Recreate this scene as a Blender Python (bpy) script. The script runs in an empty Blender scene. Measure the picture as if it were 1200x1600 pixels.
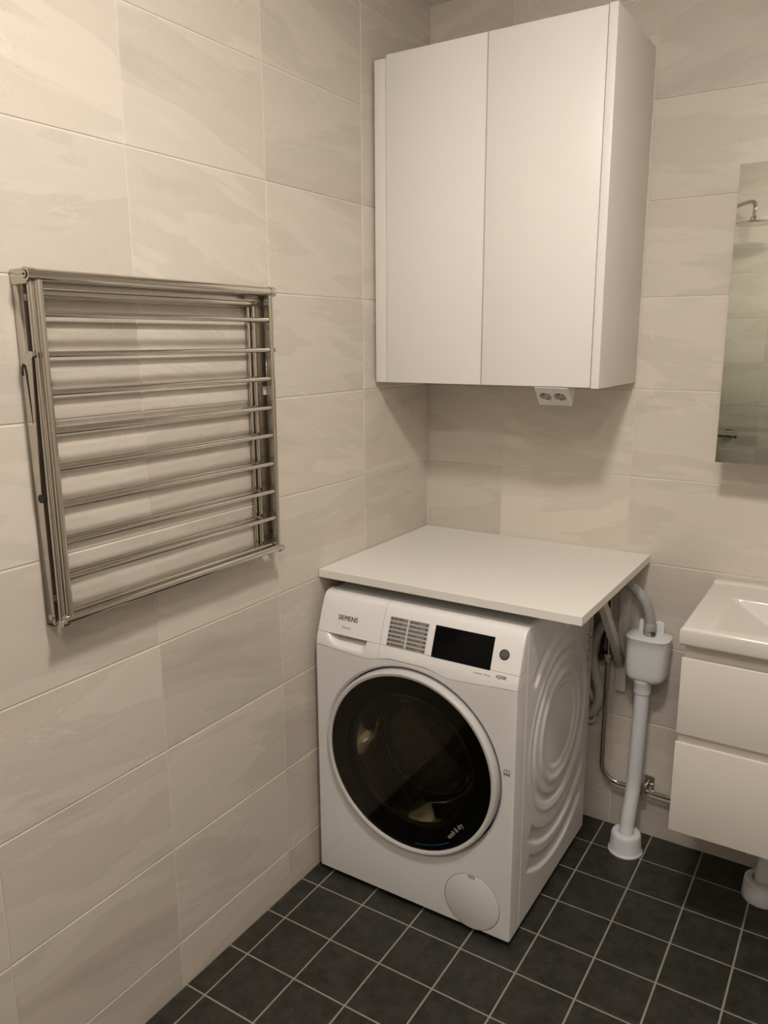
import bpy, bmesh, math, random
from mathutils import Vector, Matrix
random.seed(7)
C = bpy.context.scene.collection
SC = bpy.context.scene

# ------------------------------------------------------------------ camera, world, light, exposure
CAM = Vector((1.26354, -2.28780, 1.51685))
YAW, PITCH, ROLL, FPX = -0.561102, -0.215693, -0.004723, 1225.35
fw = Vector((math.sin(YAW)*math.cos(PITCH), math.cos(YAW)*math.cos(PITCH), math.sin(PITCH)))
rt = Vector((math.cos(YAW), -math.sin(YAW), 0)); up = rt.cross(fw)
rt, up = rt*math.cos(ROLL)+up*math.sin(ROLL), -rt*math.sin(ROLL)+up*math.cos(ROLL)
cd = bpy.data.cameras.new('camera'); cam = bpy.data.objects.new('camera', cd); C.objects.link(cam)
cd.sensor_fit = 'VERTICAL'; cd.sensor_height = 36; cd.lens = FPX*36/1600; cd.clip_start = 0.02
cam.matrix_world = Matrix(((rt.x, up.x, -fw.x, CAM.x), (rt.y, up.y, -fw.y, CAM.y), (rt.z, up.z, -fw.z, CAM.z), (0, 0, 0, 1)))
SC.camera = cam
w = bpy.data.worlds.new('world'); SC.world = w; w.use_nodes = True
w.node_tree.nodes['Background'].inputs[0].default_value = (0.05, 0.045, 0.04, 1)
w.node_tree.nodes['Background'].inputs[1].default_value = 0.2
LAMPS = ((0.95, -1.48, 2.491), (1.38, -2.45, 2.491)); LAMP_R = 0.105; LAMP_E = (184.0, 97.0); LAMP_COL = (1.0, 0.915, 0.825)
SC.view_settings.view_transform = 'Standard'; SC.view_settings.look = 'None'
SC.view_settings.gamma = 1.0; SC.view_settings.use_curve_mapping = False
SC.view_settings.exposure = 0.0

# ------------------------------------------------------------------ helpers
def mat(name, col, rough=0.5, metal=0.0, spec=0.5, var=0.03, scale=30.0, bump=0.0, coat=0.0, emit=None, estr=0.0):
    m = bpy.data.materials.new(name); m.use_nodes = True; nt = m.node_tree
    b = nt.nodes['Principled BSDF']
    b.inputs['Roughness'].default_value = rough; b.inputs['Metallic'].default_value = metal
    b.inputs['Specular IOR Level'].default_value = spec; b.inputs['Coat Weight'].default_value = coat
    tc = nt.nodes.new('ShaderNodeTexCoord'); n = nt.nodes.new('ShaderNodeTexNoise')
    n.inputs['Scale'].default_value = scale; n.inputs['Detail'].default_value = 3
    nt.links.new(tc.outputs['Object'], n.inputs['Vector'])
    mx = nt.nodes.new('ShaderNodeMix'); mx.data_type = 'RGBA'
    mx.inputs[6].default_value = tuple(max(0, c*(1-var)) for c in col)+(1,)
    mx.inputs[7].default_value = tuple(min(1, c*(1+var)) for c in col)+(1,)
    nt.links.new(n.outputs['Fac'], mx.inputs[0]); nt.links.new(mx.outputs[2], b.inputs['Base Color'])
    if bump:
        bp = nt.nodes.new('ShaderNodeBump'); bp.inputs['Strength'].default_value = bump; bp.inputs['Distance'].default_value = 0.001
        nt.links.new(n.outputs['Fac'], bp.inputs['Height']); nt.links.new(bp.outputs['Normal'], b.inputs['Normal'])
    if emit:
        b.inputs['Emission Color'].default_value = emit+(1,); b.inputs['Emission Strength'].default_value = estr
    return m

class MB:
    """collects primitive shapes (world coordinates) and links them as ONE mesh object"""
    def __init__(s): s.v = []; s.f = []
    def add(s, v, f):
        o = len(s.v); s.v += [tuple(p) for p in v]; s.f += [tuple(i+o for i in q) for q in f]; return s
    def box(s, x0, x1, y0, y1, z0, z1):
        v = [(x, y, z) for z in (z0, z1) for y in (y0, y1) for x in (x0, x1)]
        return s.add(v, [(0, 2, 3, 1), (4, 5, 7, 6), (0, 1, 5, 4), (2, 6, 7, 3), (0, 4, 6, 2), (1, 3, 7, 5)])
    def prism(s, poly, axis, a, b):
        """polygon given in the two other axes (order x,y,z without axis), extruded a..b along axis"""
        def P(p, t):
            q = list(p); q.insert(axis, t); return q
        n = len(poly)
        v = [P(p, a) for p in poly]+[P(p, b) for p in poly]
        f = [tuple(range(n))[::-1], tuple(range(n, 2*n))]+[(i, (i+1) % n, n+(i+1) % n, n+i) for i in range(n)]
        return s.add(v, f)
    def tube(s, pts, r, seg=12, cap=True):
        pts = [Vector(p) for p in pts]; n = len(pts); rings = []
        t0 = (pts[1]-pts[0]).normalized()
        a = Vector((0, 0, 1)) if abs(t0.z) < .9 else Vector((1, 0, 0))
        u = t0.cross(a).normalized()
        v = []; f = []
        for i, p in enumerate(pts):
            t = (pts[min(i+1, n-1)]-pts[max(i-1, 0)]).normalized()
            u = (u-t*u.dot(t)).normalized(); w_ = t.cross(u)
            rr = r[i] if isinstance(r, (list, tuple)) else r
            for k in range(seg):
                an = 2*math.pi*k/seg; v.append(p+(u*math.cos(an)+w_*math.sin(an))*rr)
        for i in range(n-1):
            for k in range(seg):
                k2 = (k+1) % seg; f.append((i*seg+k, i*seg+k2, (i+1)*seg+k2, (i+1)*seg+k))
        if cap: f += [tuple(range(seg))[::-1], tuple((n-1)*seg+k for k in range(seg))]
        return s.add(v, f)
    def lathe(s, prof, c, axis=2, seg=48, close=False):
        """profile of (radius, height) about an axis through c"""
        v = []; f = []; n = len(prof); c = Vector(c)
        for r, h in prof:
            for k in range(seg):
                an = 2*math.pi*k/seg; a, b = r*math.cos(an), r*math.sin(an)
                p = {2: (a, b, h), 1: (a, h, b), 0: (h, a, b)}[axis]; v.append(c+Vector(p))
        for i in range(n-1 if not close else n):
            j = (i+1) % n
            for k in range(seg):
                k2 = (k+1) % seg; f.append((i*seg+k, i*seg+k2, j*seg+k2, j*seg+k))
        if not close:
            for i in (0, n-1):
                if prof[i][0] > 1e-6: f.append(tuple(i*seg+k for k in range(seg)))
        return s.add(v, f)
    def build(s, name, m, parent=None, org=None, bevel=0, seg=2, smooth=None, fixn=True):
        org = Vector(org) if org is not None else (ORG.get(parent, Vector((0, 0, 0))) if parent else Vector((0, 0, 0)))
        me = bpy.data.meshes.new(name); me.from_pydata([Vector(p)-org for p in s.v], [], s.f)
        bm = bmesh.new(); bm.from_mesh(me)
        bmesh.ops.remove_doubles(bm, verts=bm.verts, dist=1e-6)
        if fixn: bmesh.ops.recalc_face_normals(bm, faces=bm.faces)
        if bevel:
            es = [e for e in bm.edges if len(e.link_faces) == 2 and e.calc_face_angle(0) > 0.6]
            bmesh.ops.bevel(bm, geom=es, offset=bevel, segments=seg, profile=.5, affect='EDGES', clamp_overlap=True)
        bm.to_mesh(me); bm.free()
        if smooth or (smooth is None and bevel):
            for p in me.polygons: p.use_smooth = True
            me.set_sharp_from_angle(angle=math.radians(smooth or 40))
        me.materials.append(m)
        o = bpy.data.objects.new(name, me); C.objects.link(o)
        if parent: o.parent = parent; ORG[o] = org
        else: o.location = org; ORG[o] = org
        return o
ORG = {}
def thing(name, loc, label, cat, group=None):
    o = bpy.data.objects.new(name, None); C.objects.link(o); o.location = loc; o.empty_display_size = .05
    o['label'] = label; o['category'] = cat
    if group: o['group'] = group
    ORG[o] = Vector(loc); return o
def tag(o, label, cat, group=None):
    o['label'] = label; o['category'] = cat
    if group: o['group'] = group
    return o
def spath(pts, n=8):
    """Catmull-Rom through the points"""
    P = [Vector(p) for p in pts]; P = [P[0]*2-P[1]]+P+[P[-1]*2-P[-2]]; out = []
    for i in range(1, len(P)-2):
        for k in range(n):
            t = k/n; a, b, c, d = P[i-1:i+3]
            out.append(.5*((2*b)+(c-a)*t+(2*a-5*b+4*c-d)*t*t+(3*b-a-3*c+d)*t**3))
    out.append(P[-2]); return out
def text_mb(s, size, pos, R, U, ext=0.0002, bold=False, thin=False, xs=1.0, align='LEFT'):
    cu = bpy.data.curves.new('lettering', 'FONT'); cu.body = s; cu.size = size; cu.extrude = ext; cu.align_x = align
    cu.resolution_u = 3; cu.space_character = 1.0
    if thin: cu.offset = -size*.008
    pass
    o = bpy.data.objects.new('lettering', cu); C.objects.link(o)
    bpy.context.view_layer.update()
    me = bpy.data.meshes.new_from_object(o.evaluated_get(bpy.context.evaluated_depsgraph_get()))
    R = Vector(R).normalized(); U = Vector(U).normalized(); N = R.cross(U); P = Vector(pos)
    m = MB()
    for dx in ((-size*.017, 0, size*.017) if bold else (0,)):
        m.add([P+R*(v.co.x*xs+dx)+U*v.co.y+N*(v.co.z+dx*.002) for v in me.vertices], [tuple(p.vertices) for p in me.polygons])
    bpy.data.objects.remove(o); bpy.data.meshes.remove(me); bpy.data.curves.remove(cu)
    return m

# ------------------------------------------------------------------ materials
def nd(nt, t, **k):
    n = nt.nodes.new(t)
    for a, b in k.items():
        if a.startswith('i_'): n.inputs[int(a[2:]) if a[2:].isdigit() else a[2:]].default_value = b
        else: setattr(n, a, b)
    return n
def wall_tile_mat():
    m = bpy.data.materials.new('beige_stone_tile'); m.use_nodes = True; nt = m.node_tree; L = nt.links.new
    b = nt.nodes['Principled BSDF']; b.inputs['Roughness'].default_value = .42; b.inputs['Specular IOR Level'].default_value = .35
    tc = nd(nt, 'ShaderNodeTexCoord'); oi = nd(nt, 'ShaderNodeObjectInfo')
    cmb = nd(nt, 'ShaderNodeCombineXYZ')
    for i, k in enumerate((61.0, 17.0, 37.0)):
        mm = nd(nt, 'ShaderNodeMath', operation='MULTIPLY', i_1=k); L(oi.outputs['Random'], mm.inputs[0]); L(mm.outputs[0], cmb.inputs[i])
    a1 = nd(nt, 'ShaderNodeMath', operation='MULTIPLY', i_1=9.37); L(oi.outputs['Random'], a1.inputs[0])
    a2 = nd(nt, 'ShaderNodeMath', operation='FRACT'); L(a1.outputs[0], a2.inputs[0])
    a3 = nd(nt, 'ShaderNodeMapRange', i_3=-.28, i_4=.20); L(a2.outputs[0], a3.inputs[0])
    rot = nd(nt, 'ShaderNodeVectorRotate', rotation_type='Y_AXIS'); L(tc.outputs['Object'], rot.inputs['Vector']); L(a3.outputs[0], rot.inputs['Angle'])
    add = nd(nt, 'ShaderNodeVectorMath', operation='ADD'); L(rot.outputs[0], add.inputs[0]); L(cmb.outputs[0], add.inputs[1])
    def scaled(s):
        v = nd(nt, 'ShaderNodeVectorMath', operation='MULTIPLY', i_1=s); L(add.outputs[0], v.inputs[0]); return v.outputs[0]
    n1 = nd(nt, 'ShaderNodeTexNoise', i_Scale=1.0, i_Detail=5.0, i_Roughness=.55, i_Distortion=.35); L(scaled((1.3, 1, 6.5)), n1.inputs['Vector'])
    n2 = nd(nt, 'ShaderNodeTexNoise', i_Scale=1.0, i_Detail=3.0, i_Roughness=.5, i_Distortion=.8); L(scaled((2.4, 1, 8.0)), n2.inputs['Vector'])
    n3 = nd(nt, 'ShaderNodeTexNoise', i_Scale=1.0, i_Detail=2.0); L(scaled((240.0, 240.0, 330.0)), n3.inputs['Vector'])
    n4 = nd(nt, 'ShaderNodeTexNoise', i_Scale=1.0, i_Detail=3.0, i_Distortion=.4); L(scaled((3.0, 3.0, 6.0)), n4.inputs['Vector'])
    cr = nd(nt, 'ShaderNodeValToRGB'); e = cr.color_ramp.elements
    e[0].position = .27; e[0].color = (.510, .458, .394, 1); e[1].position = .74; e[1].color = (.715, .660, .588, 1)
    for p, c in ((.42, (.632, .572, .505, 1)), (.50, (.605, .558, .490, 1)), (.53, (.668, .612, .544, 1)), (.63, (.640, .592, .522, 1))):
        q = e.new(p); q.color = c
    L(n1.outputs['Fac'], cr.inputs[0])
    # thin veins
    v1 = nd(nt, 'ShaderNodeMath', operation='SUBTRACT', i_1=.5); L(n2.outputs['Fac'], v1.inputs[0])
    v2 = nd(nt, 'ShaderNodeMath', operation='ABSOLUTE'); L(v1.outputs[0], v2.inputs[0])
    v3 = nd(nt, 'ShaderNodeMapRange', i_1=0.0, i_2=.012, i_3=.40, i_4=0.0); L(v2.outputs[0], v3.inputs[0])
    vm = nd(nt, 'ShaderNodeMapRange', i_1=.48, i_2=.62); L(n4.outputs['Fac'], vm.inputs[0])
    v4 = nd(nt, 'ShaderNodeMath', operation='MULTIPLY'); L(v3.outputs[0], v4.inputs[0]); L(vm.outputs[0], v4.inputs[1])
    m1 = nd(nt, 'ShaderNodeMix', data_type='RGBA', i_7=(.76, .71, .645, 1)); L(v4.outputs[0], m1.inputs[0]); L(cr.outputs[0], m1.inputs[6])
    # pits
    p1 = nd(nt, 'ShaderNodeMapRange', i_1=.625, i_2=.70); L(n3.outputs['Fac'], p1.inputs[0])
    p2 = nd(nt, 'ShaderNodeMapRange', i_1=.46, i_2=.60); L(n4.outputs['Fac'], p2.inputs[0])
    p3 = nd(nt, 'ShaderNodeMath', operation='MULTIPLY'); L(p1.outputs[0], p3.inputs[0]); L(p2.outputs[0], p3.inputs[1])
    p4 = nd(nt, 'ShaderNodeMath', operation='MULTIPLY', i_1=.42); L(p3.outputs[0], p4.inputs[0])
    m2 = nd(nt, 'ShaderNodeMix', data_type='RGBA', i_7=(.33, .28, .23, 1)); L(p4.outputs[0], m2.inputs[0]); L(m1.outputs[2], m2.inputs[6])
    # tile-to-tile tone
    tv = nd(nt, 'ShaderNodeMapRange', i_3=.905, i_4=1.06); L(oi.outputs['Random'], tv.inputs[0])
    hs = nd(nt, 'ShaderNodeHueSaturation'); L(tv.outputs[0], hs.inputs['Value']); L(m2.outputs[2], hs.inputs['Color'])
    L(hs.outputs[0], b.inputs['Base Color'])
    bp = nd(nt, 'ShaderNodeBump', i_Strength=.12, i_Distance=.001); L(n1.outputs['Fac'], bp.inputs['Height']); L(bp.outputs[0], b.inputs['Normal'])
    return m
def floor_tile_mat():
    m = bpy.data.materials.new('charcoal_floor_tile'); m.use_nodes = True; nt = m.node_tree; L = nt.links.new
    b = nt.nodes['Principled BSDF']; b.inputs['Roughness'].default_value = .48; b.inputs['Specular IOR Level'].default_value = .4
    tc = nd(nt, 'ShaderNodeTexCoord'); oi = nd(nt, 'ShaderNodeObjectInfo'); cmb = nd(nt, 'ShaderNodeCombineXYZ')
    for i, k in enumerate((61.0, 17.0, 37.0)):
        mm = nd(nt, 'ShaderNodeMath', operation='MULTIPLY', i_1=k); L(oi.outputs['Random'], mm.inputs[0]); L(mm.outputs[0], cmb.inputs[i])
    add = nd(nt, 'ShaderNodeVectorMath', operation='ADD'); L(tc.outputs['Object'], add.inputs[0]); L(cmb.outputs[0], add.inputs[1])
    n1 = nd(nt, 'ShaderNodeTexNoise', i_Scale=26.0, i_Detail=6.0, i_Roughness=.7); L(add.outputs[0], n1.inputs['Vector'])
    n2 = nd(nt, 'ShaderNodeTexNoise', i_Scale=210.0, i_Detail=1.0); L(add.outputs[0], n2.inputs['Vector'])
    cr = nd(nt, 'ShaderNodeValToRGB'); e = cr.color_ramp.elements
    e[0].position = .3; e[0].color = (.013, .0128, .010, 1); e[1].position = .75; e[1].color = (.050, .049, .040, 1)
    L(n1.outputs['Fac'], cr.inputs[0])
    p = nd(nt, 'ShaderNodeMapRange', i_1=.71, i_2=.78, i_3=0.0, i_4=.40); L(n2.outputs['Fac'], p.inputs[0])
    mx = nd(nt, 'ShaderNodeMix', data_type='RGBA', i_7=(.25, .24, .21, 1)); L(p.outputs[0], mx.inputs[0]); L(cr.outputs[0], mx.inputs[6])
    L(mx.outputs[2], b.inputs['Base Color'])
    bp = nd(nt, 'ShaderNodeBump', i_Strength=.15, i_Distance=.001); L(n1.outputs['Fac'], bp.inputs['Height']); L(bp.outputs[0], b.inputs['Normal'])
    return m
def thin_glass(name, tint, ior=1.5, rough=0.0):
    m = bpy.data.materials.new(name); m.use_nodes = True; nt = m.node_tree; L = nt.links.new
    nt.nodes.remove(nt.nodes['Principled BSDF']); out = nt.nodes['Material Output']
    t = nd(nt, 'ShaderNodeBsdfTransparent'); g = nd(nt, 'ShaderNodeBsdfGlossy'); g.inputs['Roughness'].default_value = rough
    n = nd(nt, 'ShaderNodeTexNoise', i_Scale=3.0); mx0 = nd(nt, 'ShaderNodeMix', data_type='RGBA', i_6=tuple(c*.97 for c in tint)+(1,), i_7=tuple(tint)+(1,))
    L(n.outputs['Fac'], mx0.inputs[0]); L(mx0.outputs[2], t.inputs[0])
    fr = nd(nt, 'ShaderNodeFresnel', i_IOR=ior); mx = nd(nt, 'ShaderNodeMixShader')
    L(fr.outputs[0], mx.inputs[0]); L(t.outputs[0], mx.inputs[1]); L(g.outputs[0], mx.inputs[2]); L(mx.outputs[0], out.inputs[0])
    return m
M_TILE = wall_tile_mat(); M_FLOOR = floor_tile_mat()
M_GROUT = mat('pale_grout', (.72, .67, .60), .8, var=.06, scale=120)
M_FGROUT = mat('grey_floor_grout', (.30, .285, .245), .85, var=.12, scale=60)
M_CEIL = mat('white_ceiling_paint', (.86, .85, .82), .8)
M_CAB = mat('white_matt_lacquer', (.82, .80, .77), .38, spec=.4, var=.008, scale=6)
M_VAN = mat('cream_white_lacquer', (.80, .758, .70), .35, spec=.4, var=.008, scale=6)
M_CABIN = mat('white_cabinet_inside', (.60, .58, .55), .6)
M_TOP = mat('white_laminate', (.80, .785, .74), .45, spec=.35, var=.01, scale=8)
M_APPL = mat('white_enamel', (.76, .75, .75), .33, spec=.5, var=.006, scale=5)
M_FASC = mat('white_plastic_fascia', (.82, .81, .80), .30, spec=.5, var=.006, scale=5)
M_SILV = mat('silver_white_ring', (.62, .61, .60), .22, spec=.6, var=.01)
M_CHROME = mat('polished_steel', (.58, .55, .50), .07, metal=1.0, var=.01, scale=4)
M_STEEL = mat('satin_steel', (.56, .53, .48), .20, metal=1.0, var=.01, scale=4)
M_DARK = mat('black_rubber', (.012, .012, .012), .6)
M_BLACK = mat('black_gloss', (.003, .003, .003), .08, spec=.10)
M_BEZEL = mat('black_bezel', (.004, .004, .0045), .35, spec=.2)
M_INK = mat('black_print', (.02, .02, .02), .6)
M_GREYINK = mat('grey_print', (.30, .29, .27), .6)
M_PGREY = mat('grey_program_print', (.235, .225, .205), .55)
M_PRINT = mat('dark_grey_print', (.055, .052, .047), .6)
M_BTN = mat('grey_button', (.12, .12, .11), .4)
M_WTXT = mat('pale_print', (.42, .42, .42), .6)
M_BLUE = mat('blue_print', (.02, .10, .22), .6)
M_GLASS = thin_glass('smoked_door_glass', (.70, .67, .60), ior=1.28)
M_BOWL = thin_glass('clear_bowl_glass', (.96, .96, .95))
M_SCREEN = thin_glass('green_tinted_glass', (.95, .968, .945))
M_PVC = mat('pale_grey_pvc', (.80, .815, .855), .35, spec=.5, var=.01)
M_HOSE = mat('grey_hose', (.40, .395, .38), .5, var=.06, scale=40)
M_CERAM = mat('glazed_ceramic', (.72, .69, .65), .12, spec=.55, var=.006, coat=.3)
M_MIRROR = mat('mirror_silver', (.86, .88, .85), .0, metal=1.0, var=.0)
M_SOCK = mat('socket_plastic', (.62, .61, .57), .4, var=.01)
M_OUTLET = mat('socket_recess_plastic', (.50, .49, .45), .35, var=.01)
M_LAMP = [mat('lamp_diffuser', (.8, .8, .8), .5, emit=LAMP_COL, estr=e) for e in LAMP_E]

# ------------------------------------------------------------------ the room shell
RX, RY, RZ = 2.06, -3.0, 2.491
def struct(mb, name, m):
    o = mb.build(name, m); o['kind'] = 'structure'; return o
T = .008   # tile thickness; the tile faces lie on the planes x = 0, y = 0, z = 0
floor = struct(MB().box(-.1, RX+.1, RY-.1, .1, -.12, -.0016), 'floor', M_FGROUT)
wall_left = struct(MB().box(-.12, -.0017, RY-.12, .12, -.12, RZ+.1), 'wall_left', M_GROUT)
wall_back = struct(MB().box(-.0017, RX+.0017, .0017, .12, -.12, RZ+.1), 'wall_back', M_GROUT)
wall_right = struct(MB().box(RX+.0017, RX+.12, RY-.12, .12, -.12, RZ+.1), 'wall_right', M_GROUT)
wall_front = struct(MB().box(-.0017, RX+.0017, RY-.12, RY-.0017, -.12, RZ+.1), 'wall_front', M_GROUT)
ceiling = struct(MB().box(-.0017, RX+.0017, RY-.0017, .0017, RZ, RZ+.1), 'ceiling', M_CEIL)

tile_cache = {}
def tile_mesh(wd, ht, m, bev, th=.006):
    """tile in its own frame: face in the x-z plane looking to -y, face at y = 0"""
    key = (round(wd, 4), round(ht, 4), m.name)
    if key in tile_cache: return tile_cache[key]
    a, h = wd/2, ht/2; b = bev
    v = []
    for k, (i, y) in enumerate(((0, th), (0, b*.9), (b*.35, b*.3), (b, 0))):
        v += [(-a+i, y, -h+i), (a-i, y, -h+i), (a-i, y, h-i), (-a+i, y, h-i)]
    f = [(12, 13, 14, 15)]
    for k in range(3):
        for j in range(4): f.append((k*4+j, k*4+(j+1) % 4, (k+1)*4+(j+1) % 4, (k+1)*4+j))
    me = bpy.data.meshes.new('tile'); me.from_pydata(v, [], f)
    for p in me.polygons[1:]: p.use_smooth = False
    me.materials.append(m); tile_cache[key] = me; return me
def put_tile(parent, me, loc, rot):
    o = bpy.data.objects.new('tile', me); C.objects.link(o); o.parent = parent; o.location = loc; o.rotation_euler = rot
    return o
ZR = [0.0]+[.12100+.25118*k for k in range(10)]
ZR = [z for z in ZR if z < RZ-.01]+[RZ]
GAP, VGAP = .0028, .0025
YL = [0.0, -.3830, -.78793, -1.1931, -1.5983, -2.0035, -2.4086, -2.8138, RY]
XB = [0.0, .2702, .6738, 1.0773, 1.4809, 1.8844, RX]
def cells(edges, gap):
    e = sorted(edges); return [((a+b)/2, b-a-gap) for a, b in zip(e, e[1:])]
for zc, h in cells(ZR, GAP):
    for yc, wd in cells(YL, VGAP):
        put_tile(wall_left, tile_mesh(wd, h, M_TILE, .0016), (0, yc, zc), (0, 0, math.pi/2))
        put_tile(wall_right, tile_mesh(wd, h, M_TILE, .0016), (RX, yc, zc), (0, 0, -math.pi/2))
    for xc, wd in cells(XB, VGAP):
        put_tile(wall_back, tile_mesh(wd, h, M_TILE, .0016), (xc, 0, zc), (0, 0, 0))
        put_tile(wall_front, tile_mesh(wd, h, M_TILE, .0016), (xc, RY, zc), (0, 0, math.pi))
GAP = .0048
XF = [0.0]+[.0598+.15*k for k in range(14) if .0598+.15*k < RX-.03]+[RX]
YF = [0.0]+[-(.1334+.15*k) for k in range(20) if .1334+.15*k < -RY-.03]+[RY]
for xc, wd in cells(XF, GAP):
    for yc, ht in cells(YF, GAP):
        put_tile(floor, tile_mesh(wd, ht, M_FLOOR, .0012, .006), (xc, yc, 0), (-math.pi/2, 0, 0))

# ------------------------------------------------------------------ ceiling lamp (out of the frame; lights the room)
for lp, lm, lab in zip(LAMPS, M_LAMP, ('round opal ceiling lamp above the drying rack', 'round opal ceiling lamp near the shower')):
    lamp = thing('ceiling_light', lp, lab, 'lamp')
    MB().lathe([(LAMP_R+.012, 0), (LAMP_R+.012, -.020), (LAMP_R, -.024), (LAMP_R-.002, -.020), (LAMP_R-.002, 0)], lp, 2, 48, True).build('rim', M_CEIL, lamp, smooth=40)
    MB().lathe([(LAMP_R-.003, -.020), (LAMP_R-.004, -.040), (LAMP_R*.8, -.052), (LAMP_R*.45, -.060), (0.0001, -.062)], lp, 2, 40).build('diffuser', lm, lamp, smooth=60)

# ------------------------------------------------------------------ wall cabinet
wc = thing('wall_cabinet', (.34, -.17, 1.398), 'tall white two-door wall cabinet hung in the corner above the worktop', 'cabinet')
m = MB(); m.box(.012, .649, -.318, -.004, 1.400, 1.418); m.box(.012, .649, -.318, -.004, 2.238, 2.256)
m.box(.012, .030, -.318, -.004, 1.418, 2.238); m.box(.030, .649, -.018, -.004, 1.418, 2.238); m.box(.030, .649, -.30, -.018, 1.80, 1.818)
m.build('carcass', M_CABIN, wc, bevel=.0006, seg=1)
MB().box(.009, .0492, -.332, -.310, 1.398, 2.2525).build('filler_strip', M_CAB, wc, bevel=.001)
MB().box(.0530, .3478, -.342, -.322, 1.3985, 2.2565).build('door', M_CAB, wc, bevel=.0012)
MB().box(.3512, .6475, -.342, -.322, 1.3985, 2.2565).build('door', M_CAB, wc, bevel=.0012)
MB().box(.6500, .6705, -.3435, -.003, 1.3965, 2.2585).build('side_panel', M_CAB, wc, bevel=.0010)

# ------------------------------------------------------------------ wedge-shaped double socket under the cabinet
sk = thing('power_socket', (.53, -.30, 1.398), 'white wedge-shaped double power socket under the wall cabinet', 'socket')
SX0, SX1 = .5015, .5900
pf, pb = (-.3405, 1.397), (-.3000, 1.3495)
SPOLY = [(-.2850, 1.397), pf, (-.3405, 1.3945), pb, (-.2970, 1.3480), (-.2790, 1.397)]
fd = Vector((0, pb[0]-pf[0], pb[1]-1.3945)).normalized(); fn = Vector((1, 0, 0)).cross(-fd).normalized()
if fn.z > 0: fn = -fn
fc = Vector((0, (pf[0]+pb[0])/2, (1.3945+pb[1])/2))
OUT = [fc+Vector((cx, 0, 0))+fd*.0015 for cx in (.5250, .5640)]
cut = MB()
for c in OUT: cut.tube([c+fn*.006, c-fn*.0095], .0172, 40)
hm = MB().prism(SPOLY, 0, SX0, SX1).build('housing', M_SOCK, sk)
cm = cut.build('recess_cutter', M_SOCK, sk, org=ORG[sk])
bo = hm.modifiers.new('cut', 'BOOLEAN'); bo.operation = 'DIFFERENCE'; bo.solver = 'EXACT'; bo.object = cm
bpy.context.view_layer.update()
nm_ = bpy.data.meshes.new_from_object(hm.evaluated_get(bpy.context.evaluated_depsgraph_get()))
hm.modifiers.clear(); hm.data = nm_; bpy.data.objects.remove(cm)
for c in OUT:
    v = []; f = []; n = 36; prof = ((.0171, -.0004), (.0168, .0006), (.0158, .0006), (.0152, -.0090))
    for r, h in prof:
        for k in range(n): a = 2*math.pi*k/n; v.append(c+Vector((1, 0, 0))*r*math.cos(a)+fd*r*math.sin(a)+fn*h)
    for i in range(3):
        for k in range(n): f.append((i*n+k, i*n+(k+1) % n, (i+1)*n+(k+1) % n, (i+1)*n+k))
    f.append(tuple(3*n+k for k in range(n)))
    ou = MB().add(v, f).build('outlet', M_OUTLET, sk, smooth=30)
    for q in (-1, 1):
        p = c+Vector((q*.0070, 0, 0)); MB().tube([p-fn*.0091, p-fn*.0084], .0026, 12).build('pin_hole', M_INK, ou)
        MB().tube([c+fd*q*.0150-fn*.0085, c+fd*q*.0150-fn*.0010], .0016, 8).build('earth_clip', M_STEEL, ou)

# ------------------------------------------------------------------ worktop and its folding brackets
wt = MB().box(.002, .7460, -.6210, -.002, .8785, .9005).build('worktop', M_TOP, org=(.374, -.31, .8785), bevel=.0005, seg=1, smooth=10)
tag(wt, 'white laminate worktop board fixed over the washing machine', 'worktop')
def bracket(xc, lab):
    br = thing('shelf_bracket', (xc, -.003, .46), lab, 'bracket', None)
    MB().box(xc-.0155, xc+.0155, -.016, -.003, .462, .8775).build('wall_arm', M_CABIN, br, bevel=.0015)
    MB().box(xc-.0125, xc+.0125, -.44, -.016, .862, .8780).build('shelf_arm', M_CABIN, br, bevel=.0015)
    a, b = Vector((xc, -.300, .8630)), Vector((xc, -.020, .555)); d = (b-a).normalized(); n = Vector((1, 0, 0)).cross(d)
    v = [p+Vector((s*.010, 0, 0))+n*t*.013 for p in (a, b) for s, t in ((-1, -1), (1, -1), (1, 1), (-1, 1))]
    MB().add(v, [(0, 1, 2, 3), (4, 7, 6, 5), (0, 4, 5, 1), (1, 5, 6, 2), (2, 6, 7, 3), (3, 7, 4, 0)]).build('brace', M_CABIN, br, bevel=.001)
bracket(.686, 'white folding shelf bracket under the right end of the worktop')

# ------------------------------------------------------------------ washing machine
X0, X1, YF_, YB = .024, .6165, -.6720, -.0925
wm = thing('washing_machine', (.32, -.38, 0), 'white front-loading washer dryer with a dark round door under the worktop', 'washing machine')
PZ = [.690, .703, .720, .735, .753, .772, .788, .804, .820, .833, .8385, .8425, .8450]
PY = [-.6720, -.6715, -.6690, -.6645, -.6585, -.6518, -.6460, -.6400, -.6330, -.6262, -.6215, -.6130, -.5980]
def yprof(z):
    if z <= PZ[0]: return PY[0]
    for i in range(len(PZ)-1):
        if z <= PZ[i+1]:
            t = (z-PZ[i])/(PZ[i+1]-PZ[i]); return PY[i]+(PY[i+1]-PY[i])*t
    return PY[-1]
def sstep(a, b, x):
    t = max(0, min(1, (x-a)/(b-a))); return t*t*(3-2*t)
def zlow(x):
    d = abs(x-.312); return .6955+.0145*(1-sstep(.045, .125, d))+.010*sstep(.11, .30, d)
SPLIT = .7412
ER = .005
def edge_off(x):
    for d in (x-X0, X1-x):
        if d < ER: return ER-math.sqrt(max(0, ER*ER-(ER-d)**2))
    return 0
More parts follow.
